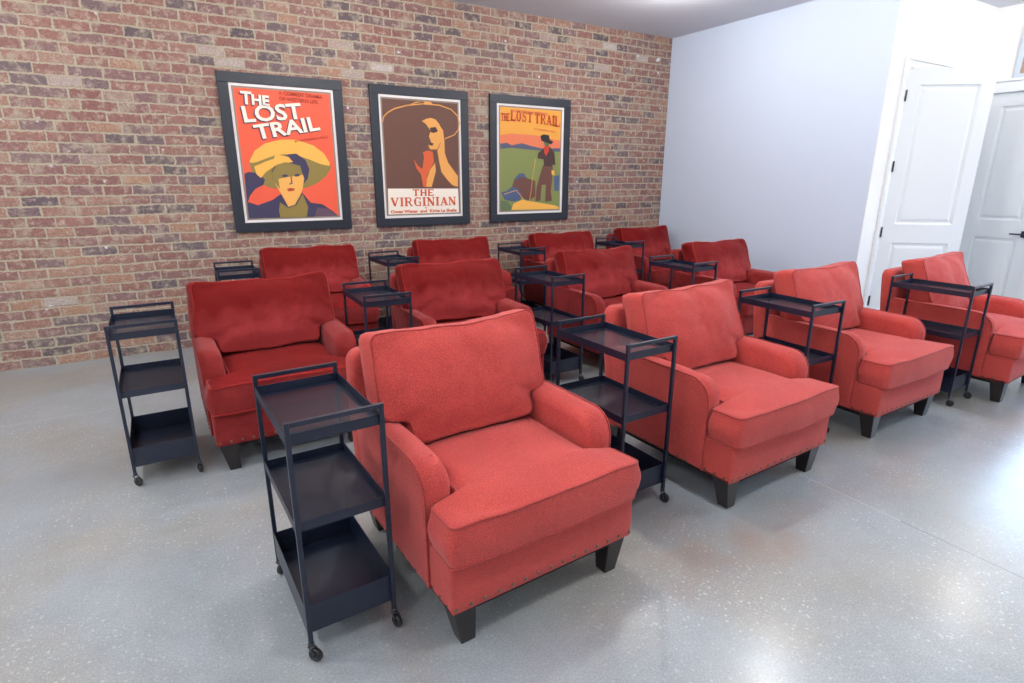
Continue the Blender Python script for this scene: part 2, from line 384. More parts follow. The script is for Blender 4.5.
def pillow(bm, outline, ctr, t0, t1, r, crown1, crown0, fn, bulge=0., power=2.6, nring=12, mi=0):
    """outline (u,v) star shaped about ctr, thickness t0..t1; fn maps (u,v,w) to a point.
    returns the two seam loops (near t1 and near t0)"""
    c = Vector(ctr); R = sum((p - c).length for p in outline) / len(outline)
    us = [p.x for p in outline]; vv = [p.y for p in outline]
    mu, mv, U, V_ = (min(us) + max(us)) / 2, (min(vv) + max(vv)) / 2, (max(us) - min(us)) / 2, (max(vv) - min(vv)) / 2
    def dome(p, s):                              # smooth crown with no ridges, fading at the seam
        q = abs((p.x - mu) / U) ** power + abs((p.y - mv) / V_) ** power
        return max(0.0, 1 - min(q, 1.0)) ** .8 * (1 - s ** 7)
    rs = []
    for k in range(nring): rs.append(((k + 1) / (nring + 1) * (1 - r / R), t0, -crown0, (k + 1) / (nring + 1)))
    S = 4
    for k in range(S + 1):
        a = PI / 2 * k / S
        rs.append((1 - r / R * (1 - math.sin(a)), t0 + r * (1 - math.cos(a)), 0, 1))
    lo = len(rs) - 3
    for k in range(1, 4):
        w = k / 4
        rs.append((1 + bulge / R * math.sin(PI * w), t0 + r + (t1 - t0 - 2 * r) * w, 0, 1))
    hi = len(rs) + 2
    for k in range(S + 1):
        a = PI / 2 * (1 - k / S)
        rs.append((1 - r / R * (1 - math.sin(a)), t1 - r * (1 - math.cos(a)), 0, 1))
    for k in range(nring - 1, -1, -1): rs.append(((k + 1) / (nring + 1) * (1 - r / R), t1, crown1, (k + 1) / (nring + 1)))
    rings = []
    for s, w, cr, sn in rs:
        ring = []
        for p in outline:
            q = c + (p - c) * s; ring.append(bm.verts.new(fn(q.x, q.y, w + (cr * dome(q, sn) if cr else 0))))
        rings.append(ring)
    n = len(outline)
    for A, B in zip(rings, rings[1:]):
        for k in range(n): bm.faces.new((A[k], A[(k + 1) % n], B[(k + 1) % n], B[k])).material_index = mi
    for ring, w in ((rings[0], t0 - crown0 * dome(c, 0)), (rings[-1], t1 + crown1 * dome(c, 0))):
        v = bm.verts.new(fn(c.x, c.y, w))
        for k in range(n): bm.faces.new((ring[k], ring[(k + 1) % n], v)).material_index = mi
    return [v.co.copy() for v in rings[hi]], [v.co.copy() for v in rings[lo]]
def prism(bm, prof, x0, x1, r0, r1, mi=0, seg=5, mid=0., flip=lambda x, a, b: (x, a, b)):
    """closed profile (a,b) swept along x with rounded rims of radius r0 / r1"""
    n = len(prof)
    nor = []
    for i in range(n):
        t = prof[(i + 1) % n] - prof[i - 1]; nor.append(Vector((t.y, -t.x)).normalized())
    area = sum(prof[i].x * prof[(i + 1) % n].y - prof[(i + 1) % n].x * prof[i].y for i in range(n))
    if area < 0: nor = [-q for q in nor]
    rs = [(r0 * (1 - math.sin(PI / 2 * k / seg)), x0 + r0 * (1 - math.cos(PI / 2 * k / seg))) for k in range(seg + 1)]
    for k in range(1, 4): rs.append((-mid * math.sin(PI * k / 4), x0 + r0 + (x1 - x0 - r0 - r1) * k / 4))
    rs += [(r1 * (1 - math.sin(PI / 2 * (1 - k / seg))), x1 - r1 * (1 - math.cos(PI / 2 * (1 - k / seg)))) for k in range(seg + 1)]
    rings = [[bm.verts.new(flip(x, *(p - q * ins))) for p, q in zip(prof, nor)] for ins, x in rs]
    for A, B in zip(rings, rings[1:]):
        for k in range(n): bm.faces.new((A[k], A[(k + 1) % n], B[(k + 1) % n], B[k])).material_index = mi
    bm.faces.new(rings[0][::-1]).material_index = mi; bm.faces.new(rings[-1]).material_index = mi
    return rings
def copy_tree(o, parent=None):
    c = o.copy(); col.objects.link(c)
    if parent: c.parent = parent
    for ch in list(o.children): copy_tree(ch, c)
    return c

# ------------------------------------------------------------ room shell
def quadwall(holes, u0, u1, z0, z1, fn, bm):
    """solid rectangles of a wall around rectangular holes; fn(ua,ub,za,zb) adds a box"""
    us = sorted({u0, u1, *[h[0] for h in holes], *[h[1] for h in holes]})
    zs = sorted({z0, z1, *[h[2] for h in holes], *[h[3] for h in holes]})
    for a, b in zip(us, us[1:]):
        for c, d in zip(zs, zs[1:]):
            mu, mz = (a + b) / 2, (c + d) / 2
            if any(h[0] < mu < h[1] and h[2] < mz < h[3] for h in holes): continue
            fn(a, b, c, d)
TH = .15
bm = bmesh.new(); box(bm, XL - TH, XA + 1.5, YF - TH, YW + TH, -.12, 0)
struct('floor', bm, M['floor'], 'polished grey concrete floor with saw-cut joints', 'floor')
bm = bmesh.new(); box(bm, XL - TH, XA + TH, YF - TH, YW + TH, CEIL, CEIL + .1)
struct('ceiling', bm, M['ceil'], 'flat pale grey painted ceiling above the chairs', 'ceiling')
bm = bmesh.new(); box(bm, XL - TH, XW + TH, YW, YW + TH, 0, CEIL)
struct('wall_back', bm, M['brick'], 'old red brick wall with pale mortar behind the posters', 'wall')
bm = bmesh.new(); box(bm, XW, XW + TH, YA + .001, YW, 0, CEIL)
struct('wall_right', bm, M['wall'], 'plain pale blue-grey painted wall right of the brick', 'wall')
DOOR1 = (6.165, 6.935, 0, 2.515)
bm = bmesh.new(); box(bm, XW + .0005, XW + TH, YA - .004, YA, 0, CEIL); quadwall([DOOR1], XW + TH, XA + TH, 0, CEIL, lambda a, b, c, d: box(bm, a, b, YA, YA + TH, c, d), bm)
struct('wall_recess', bm, M['wall_white'], 'white wall of the recess above the open door', 'wall')
DOOR2 = (2.37, 3.02, 0, 2.385)
bm = bmesh.new()
quadwall([DOOR2, WIN_R], YF, YA, 0, CEIL, lambda a, b, c, d: box(bm, XA, XA + TH, a, b, c, d), bm)
struct('wall_far_right', bm, M['wall_white'], 'white wall with the lever-handled door', 'wall')
bm = bmesh.new(); quadwall([(a, b, .45, 2.55) for a, b in WIN_F], XL, XA, 0, CEIL, lambda a, b, c, d: box(bm, a, b, YF - TH, YF, c, d), bm)
struct('wall_front', bm, M['wall_white'], 'white window wall behind the camera', 'wall')
bm = bmesh.new(); box(bm, XL - TH, XL, YF, YW, 0, CEIL)
struct('wall_left', bm, M['wall_white'], 'white wall at the far left, outside the photo', 'wall')
# little rooms behind the two doors so that no daylight leaks in
bm = bmesh.new(); box(bm, XW + TH, XA + TH, YA + 1.1, YA + 1.2, 0, CEIL); box(bm, XA + TH, XA + TH + .1, YA, YA + 1.2, 0, CEIL); box(bm, XW + TH, XA + TH, YA + TH, YA + 1.1, CEIL - .05, CEIL)
struct('wall_closet', bm, M['wall_white'], 'white closet walls behind the open door', 'wall')
bm = bmesh.new(); box(bm, XW - .014, XW, YA - .0, YW, 0, .12, bev=.003)
struct('baseboard_right', bm, M['trim'], 'white baseboard along the pale right wall', 'baseboard')
bm = bmesh.new(); box(bm, XA - .014, XA, -3.0, -1.3, 0, .12, bev=.003)
struct('baseboard_far_right', bm, M['trim'], 'white baseboard beyond the tall glazed opening', 'baseboard')

def window(name, label, horizontal, u0, u1, z0, z1, pos, nmull):
    bm = bmesh.new(); t = .05
    def fr(a, b, c, d, p0=-.02, p1=.06):
        if horizontal: box(bm, a, b, pos + p0, pos + p1, c, d)
        else: box(bm, pos + p0, pos + p1, a, b, c, d)
    fr(u0, u1, z0, z0 + t); fr(u0, u1, z1 - t, z1); fr(u0, u0 + t, z0 + t, z1 - t); fr(u1 - t, u1, z0 + t, z1 - t)
    for k in range(1, nmull):
        x = u0 + (u1 - u0) * k / nmull; fr(x - .025, x + .025, z0 + t, z1 - t)
    o = struct(name, bm, M['winframe'], label, 'window')
    bm = bmesh.new()
    for k in range(nmull):
        a = u0 + (u1 - u0) * k / nmull + .03; b = u0 + (u1 - u0) * (k + 1) / nmull - .03
        if horizontal: box(bm, a, b, pos + .015, pos + .021, z0 + t - .005, z1 - t + .005)
        else: box(bm, pos + .015, pos + .021, a, b, z0 + t - .005, z1 - t + .005)
    obj('pane', bm, M['glass'], o)
window('window_1', 'tall glazed opening right of the lever-handled door', False, *WIN_R, XA + .05, 3)
for i, (a, b) in enumerate(WIN_F):
    window(f'window_{i + 2}', 'white framed window in the wall behind the camera', True, a, b, .45, 2.55, YF - .09, 2)

# ---- doors
def panel_door(bm, w, h, t, panels, T):
    """slab from x=0..w, y=0..t with raised-and-recessed panels on both faces"""
    us = sorted({0, w, *[p[0] for p in panels], *[p[1] for p in panels]}); zs = sorted({0.008, h, *[p[2] for p in panels], *[p[3] for p in panels]})
    vs0 = len(bm.verts)
    start = set(bm.verts)
    for a, b in zip(us, us[1:]):
        for c, d in zip(zs, zs[1:]):
            mu, mz = (a + b) / 2, (c + d) / 2
            if any(p[0] < mu < p[1] and p[2] < mz < p[3] for p in panels): continue
            box(bm, a, b, 0, t, c, d)
    for p in panels:
        for side, y, s in ((0, 0, 1), (1, t, -1)):
            loops = []
            for ins, dep in ((0, 0), (.012, .010), (.03, .012), (.045, .004), (.06, .002)):
                loops.append([bm.verts.new((x, y + s * dep, z)) for x, z in ((p[0] + ins, p[2] + ins), (p[1] - ins, p[2] + ins), (p[1] - ins, p[3] - ins), (p[0] + ins, p[3] - ins))])
            for A, B in zip(loops, loops[1:]):
                for k in range(4): bm.faces.new((A[k], A[(k + 1) % 4], B[(k + 1) % 4], B[k]))
            bm.faces.new(loops[-1])
    bmesh.ops.transform(bm, matrix=T, verts=[v for v in bm.verts if v not in start])
def casing(bm, fn, u0, u1, h, w=.09):
    for a, b, c, d in ((u0 - w, u0, 0, h + w), (u1, u1 + w, 0, h + w), (u0, u1, h, h + w)):
        fn(a, b, c, d, 0, .018)
    for a, b, c, d in ((u0 - w, u0 - w + .025, 0, h + w), (u1 + w - .025, u1 + w, 0, h + w), (u0 - w + .025, u1 + w - .025, h + w - .025, h + w)):
        fn(a, b, c, d, .018, .028)
# door leaf standing open, hinged at the left of its opening
lx, ly = 6.172, 3.098
ang = math.atan2(2.643 - 3.105, 6.777 - 6.170)
T = Matrix.Translation((lx - .004, ly + .018, 0)) @ Matrix.Rotation(ang, 4, 'Z') @ Matrix.Translation((0, -.035, 0))
bm = bmesh.new(); lw = .765
panel_door(bm, lw, 2.505, .035, [(.115, lw - .115, 1.08, 2.365), (.115, lw - .115, .22, .895)], T)
d1 = struct('door_1', bm, M['door'], 'white two-panel door leaf standing open, hinged at its left edge', 'door')
for z in (2.27, 1.63, 1.0, .3):
    bm = bmesh.new(); cyl(bm, (6.142, 3.080, z), (0, 0, 1), .008, .10, 10)
    box(bm, 6.150, 6.162, 3.080, 3.083, z - .05, z + .05)
    obj('hinge', bm, M['hinge'], d1)
bm = bmesh.new(); box(bm, lw - .0005, lw + .0015, .006, .029, .95, 1.05, T=T)
obj('latch', bm, M['lever'], d1)
bm = bmesh.new(); casing(bm, lambda a, b, c, d, p, q: box(bm, a, b, YA - q, YA - p, c, d), DOOR1[0] - .0, DOOR1[1], DOOR1[3])
box(bm, DOOR1[0] - .0, DOOR1[0] + .012, YA, YA + TH, 0, DOOR1[3]); box(bm, DOOR1[1] - .012, DOOR1[1], YA, YA + TH, 0, DOOR1[3]); box(bm, DOOR1[0] + .012, DOOR1[1] - .012, YA, YA + TH, DOOR1[3] - .012, DOOR1[3])
struct('trim_1', bm, M['trim'], 'white door casing around the open doorway in the recess', 'door trim')
# second, closed door in the far right wall, its latch side to the near end
dw = DOOR2[1] - DOOR2[0] - .008
T2 = Matrix.Translation((XA + .012, DOOR2[1] - .004, 0)) @ Matrix.Rotation(-PI / 2, 4, 'Z')
bm = bmesh.new()
panel_door(bm, dw, 2.375, .035, [(.115, dw - .125, 1.09, 2.25), (.115, dw - .125, .22, .905)], T2)
d2 = struct('door_2', bm, M['door'], 'closed white two-panel door with a dark lever handle', 'door')
bm = bmesh.new(); yk = DOOR2[0] + .075
box(bm, XA - .008, XA + .014, yk - .028, yk + .028, .925, .99, bev=.003)
cyl(bm, (XA - .02, yk, .957), (1, 0, 0), .011, .04, 12)
box(bm, XA - .05, XA - .036, yk - .01, yk + .115, .95, .965, bev=.004)
obj('lever_handle', bm, M['lever'], d2)
bm = bmesh.new()
cw = .055
def cas(a, b, c, d, p, q): box(bm, XA - q, XA - p, a, b, c, d)
for a, b, c, d in ((DOOR2[0] - cw, DOOR2[0], 0, 2.515), (DOOR2[1], DOOR2[1] + cw, 0, 2.515), (DOOR2[0], DOOR2[1], DOOR2[3], 2.515)): cas(a, b, c, d, 0, .018)
cas(DOOR2[0] - cw - .0, DOOR2[1] + cw, 2.49, 2.515, .018, .034)
struct('trim_2', bm, M['trim'], 'white casing around the lever-handled door', 'door trim')
bm = bmesh.new(); box(bm, XA + .05, XA + .5, DOOR2[0] - .1, DOOR2[1] + .08, 2.40, 2.45); box(bm, XA + .45, XA + .5, DOOR2[0] - .1, DOOR2[1] + .08, 0, 2.4)
box(bm, XA + TH, XA + .45, DOOR2[0] - .1, DOOR2[0] - .05, 0, 2.4); 
struct('wall_hall', bm, M['wall_white'], 'hall wall behind the lever-handled door', 'wall')
# the tan board resting on the casing head
po = empty('picture', (XA, 2.72, 2.515))
tag(po, 'tan picture with a pale frame standing above the lever-handled door, cut by the photo edge', 'picture')
bm = bmesh.new()
for a, b, c, d in ((-.45, .12, 0, .035), (-.45, .12, .46, .495), (.075, .12, .035, .46), (-.45, -.405, .035, .46)): box(bm, -.03, -.001, a, b, c, d, bev=.003)
obj('picture_frame', bm, M['palegrey'], po)
bm = bmesh.new(); box(bm, -.022, -.003, -.405, .075, .035, .46); obj('canvas', bm, M['tan'], po)

# ---- ceiling lights (all just outside the frame)
proto = None
for i, (x, y) in enumerate(LIGHT_SPOTS):
    r = empty('ceiling_light', (x, y, CEIL)); tag(r, 'round opal ceiling light with a white rim', 'ceiling light', 'round ceiling lights')
    if proto is None:
        n = 32
        def lathe(prof, name, mt):
            bm = bmesh.new()
            rings = [[bm.verts.new((a * math.cos(2 * PI * k / n), a * math.sin(2 * PI * k / n), z)) for k in range(n)] for a, z in prof]
            for A, B in zip(rings, rings[1:]):
                for k in range(n): bm.faces.new((A[k], A[(k + 1) % n], B[(k + 1) % n], B[k]))
            bm.faces.new(rings[-1]); return obj(name, bm, mt, r, smooth=True)
        proto = (lathe([(.16, 0), (.16, -.02), (.15, -.026), (.142, -.026)], 'rim', M['trim']),
                 lathe([(.142, -.02), (.135, -.05), (.11, -.078), (.07, -.094), (.03, -.1)], 'lens', M['lamp']))
    else:
        for p in proto:
            c = p.copy(); col.objects.link(c); c.parent = r
    l = bpy.data.lights.new('lamp_light', 'POINT'); l.shadow_soft_size = .07; l.energy = LAMP_W * (.35 if y < -1 else .5 if x > 5.8 else 1); l.color = (1, .965, .93)
    lo = bpy.data.objects.new('lamp_light', l); lo.location = (x, y, CEIL - .19); col.objects.link(lo)

# ------------------------------------------------------------ framed posters
def rings_frame(bm, u0, u1, z0, z1, w, y0, y1, mi=0):
    for a, b, c, d in ((u0, u1, z0, z0 + w), (u0, u1, z1 - w, z1), (u0, u0 + w, z0 + w, z1 - w), (u1 - w, u1, z0 + w, z1 - w)):
        box(bm, a, b, y0, y1, c, d, mi=mi, bev=.0)
def flat_poly(bm, pts, y, mi):
    vs = [bm.verts.new((p[0], y, p[1])) for p in pts]
    f = bm.faces.new(vs); f.material_index = mi
def text_mesh(body, size, x, z, y, rot=0., sxy=(1, 1), bold=.0, shear=0., align='LEFT'):
    cu = bpy.data.curves.new('t', 'FONT'); cu.body = body; cu.size = size; cu.offset = bold; cu.extrude = .0006; cu.shear = shear
    cu.align_x = align; cu.resolution_u = 3; cu.space_character = 1.0
    o = bpy.data.objects.new('t', cu); col.objects.link(o)
    bpy.context.view_layer.update()
    me = bpy.data.meshes.new_from_object(o.evaluated_get(bpy.context.evaluated_depsgraph_get()))
    bpy.data.objects.remove(o); bpy.data.curves.remove(cu)
    Tm = Matrix.Translation((x, y, z)) @ Matrix.Rotation(rot, 4, Vector((0, -1, 0))) @ Matrix.Rotation(PI / 2, 4, 'X') @ Matrix.Diagonal((sxy[0], sxy[1], 1, 1))
    me.transform(Tm); return me
def add_text(bm, *a, mi=0, **k):
    me = text_mesh(*a, **k)
    w = [v.co.x for v in me.vertices]
    n0 = len(bm.faces); bm.from_mesh(me); bm.faces.ensure_lookup_table()
    for f in bm.faces[n0:]: f.material_index = mi
    bpy.data.meshes.remove(me)
    return min(w), max(w)
# slab-serif capitals drawn as strokes: (x0,y0,x1,y1,width)
V, Hn = .26, .15
SER = {
 'T': ([(.5, 0, .5, 1, V), (.04, .93, .96, .93, Hn), (.10, .74, .10, 1, .1), (.90, .74, .90, 1, .1), (.28, .045, .72, .045, .09)], 1.0),
 'H': ([(.2, 0, .2, 1, V), (.8, 0, .8, 1, V), (.2, .5, .8, .5, Hn), (.02, .045, .38, .045, .09), (.62, .045, .98, .045, .09), (.02, .955, .38, .955, .09), (.62, .955, .98, .955, .09)], 1.0),
 'E': ([(.2, 0, .2, 1, V), (.05, .935, .85, .935, Hn), (.05, .065, .85, .065, Hn), (.2, .5, .65, .5, Hn), (.84, .72, .84, 1, .09), (.84, 0, .84, .28, .09), (.64, .38, .64, .62, .08)], .92),
 'V': ([(.16, .95, .5, .05, V), (.84, .95, .5, .05, .13), (0, .955, .36, .955, .09), (.66, .955, 1, .955, .09)], 1.0),
 'I': ([(.25, 0, .25, 1, V), (.02, .045, .48, .045, .09), (.02, .955, .48, .955, .09)], .5),
 'R': ([(.2, 0, .2, 1, V), (.02, .945, .6, .945, .11), (.2, .5, .6, .5, .11), (.6, .945, .76, .84, .15), (.76, .86, .76, .6, .17), (.76, .62, .6, .5, .15), (.5, .5, .84, .03, .18), (.02, .045, .38, .045, .09), (.7, .045, 1, .045, .09)], 1.0),
 'G': ([(.2, .25, .2, .75, V), (.2, .75, .38, .93, .16), (.36, .94, .72, .94, .12), (.72, .94, .84, .8, .12), (.86, .68, .86, 1, .08), (.2, .25, .38, .07, .16), (.36, .06, .74, .06, .12), (.82, 0, .82, .45, .16), (.56, .45, .98, .45, .09)], 1.0),
 'N': ([(.18, 0, .18, 1, .12), (.84, 0, .84, 1, .12), (.18, .95, .84, .05, V), (0, .045, .36, .045, .09), (0, .955, .3, .955, .09), (.66, .955, 1, .955, .09)], 1.02),
 'A': ([(.5, .95, .16, .05, .12), (.5, .95, .84, .05, V), (.28, .34, .72, .34, .1), (0, .045, .34, .045, .09), (.64, .045, 1, .045, .09)], 1.0),
 'L': ([(.2, 0, .2, 1, V), (.02, .955, .4, .955, .09), (.02, .065, .85, .065, Hn), (.85, 0, .85, .34, .1)], .92),
 'O': ([(.18, .28, .18, .72, V), (.82, .28, .82, .72, V), (.18, .72, .36, .93, .16), (.34, .94, .66, .94, .12), (.64, .93, .82, .72, .16), (.18, .28, .36, .07, .16), (.34, .06, .66, .06, .12), (.64, .07, .82, .28, .16)], 1.0),
 'S': ([(.84, .68, .84, 1, .09), (.84, .88, .66, .94, .12), (.7, .94, .36, .94, .12), (.38, .94, .2, .76, .16), (.2, .76, .36, .56, .17), (.34, .56, .68, .46, .17), (.66, .46, .82, .27, .17), (.82, .28, .64, .07, .16), (.66, .06, .32, .06, .12), (.32, .06, .16, .14, .12), (.16, 0, .16, .34, .09)], .98)}
def serif(bm, word, x0, x1, zfun, h, y, mi):
    tot = sum(SER[c][1] for c in word) + .08 * (len(word) - 1); k = (x1 - x0) / tot; x = x0
    for c in word:
        st, w = SER[c]
        hh = h(x + w * k / 2) if callable(h) else h
        for (a, b, p, q, t) in st:
            A = Vector((a * k + x, b * hh)); B = Vector((p * k + x, q * hh)); d = (B - A).normalized()
            vert = abs(d.y) > .7
            tt = t * (k if vert else hh) / 2; nn = Vector((-d.y, d.x)) * tt
            vs = [bm.verts.new((u.x, y, u.y + zfun(u.x))) for u in (A + nn, B + nn, B - nn, A - nn)]
            try: bm.faces.new(vs).material_index = mi
            except ValueError: pass
        x += (w + .08) * k
def colour(name, rgb): return plain('print_' + name, s2l(*rgb), .55, 0, .35)
PR = {n: colour(n, c) for n, c in dict(orange_red=(228, 92, 66), olive=(136, 118, 62), straw=(236, 176, 82), skin=(232, 172, 90), ink=(58, 54, 84), plum=(96, 74, 92), rust=(172, 62, 40), cream=(236, 226, 214),
     umber=(98, 66, 56), deep=(66, 46, 44), gold=(222, 158, 84), coral=(206, 92, 54), sky=(228, 160, 66), glow=(222, 120, 82), hill=(82, 84, 110), field=(124, 134, 78), sienna=(104, 66, 58), green=(92, 110, 76), red=(196, 60, 40), blue=(72, 88, 122), black=(40, 34, 38), edge=(140, 128, 116)).items()}
def framed(name, label, cx, zc, w, h, build, printed):
    r = empty(name, (cx, YW, zc)); tag(r, label, 'poster')
    bm = bmesh.new(); rings_frame(bm, -w / 2, w / 2, -h / 2, h / 2, .086, -.034, -.001)
    o = obj('frame_border', bm, M['frame'], r)
    bv = o.modifiers.new('soft edge', 'BEVEL'); bv.width = .003; bv.segments = 2
    bm = bmesh.new(); box(bm, -w / 2 + .08, w / 2 - .08, -.022, -.002, -h / 2 + .08, h / 2 - .08); obj('mat_board', bm, M['mat'], r)
    names, fn = printed
    bm = bmesh.new(); fn(bm, build); obj('printed_artwork', bm, [PR[n] for n in names], r)
    return r
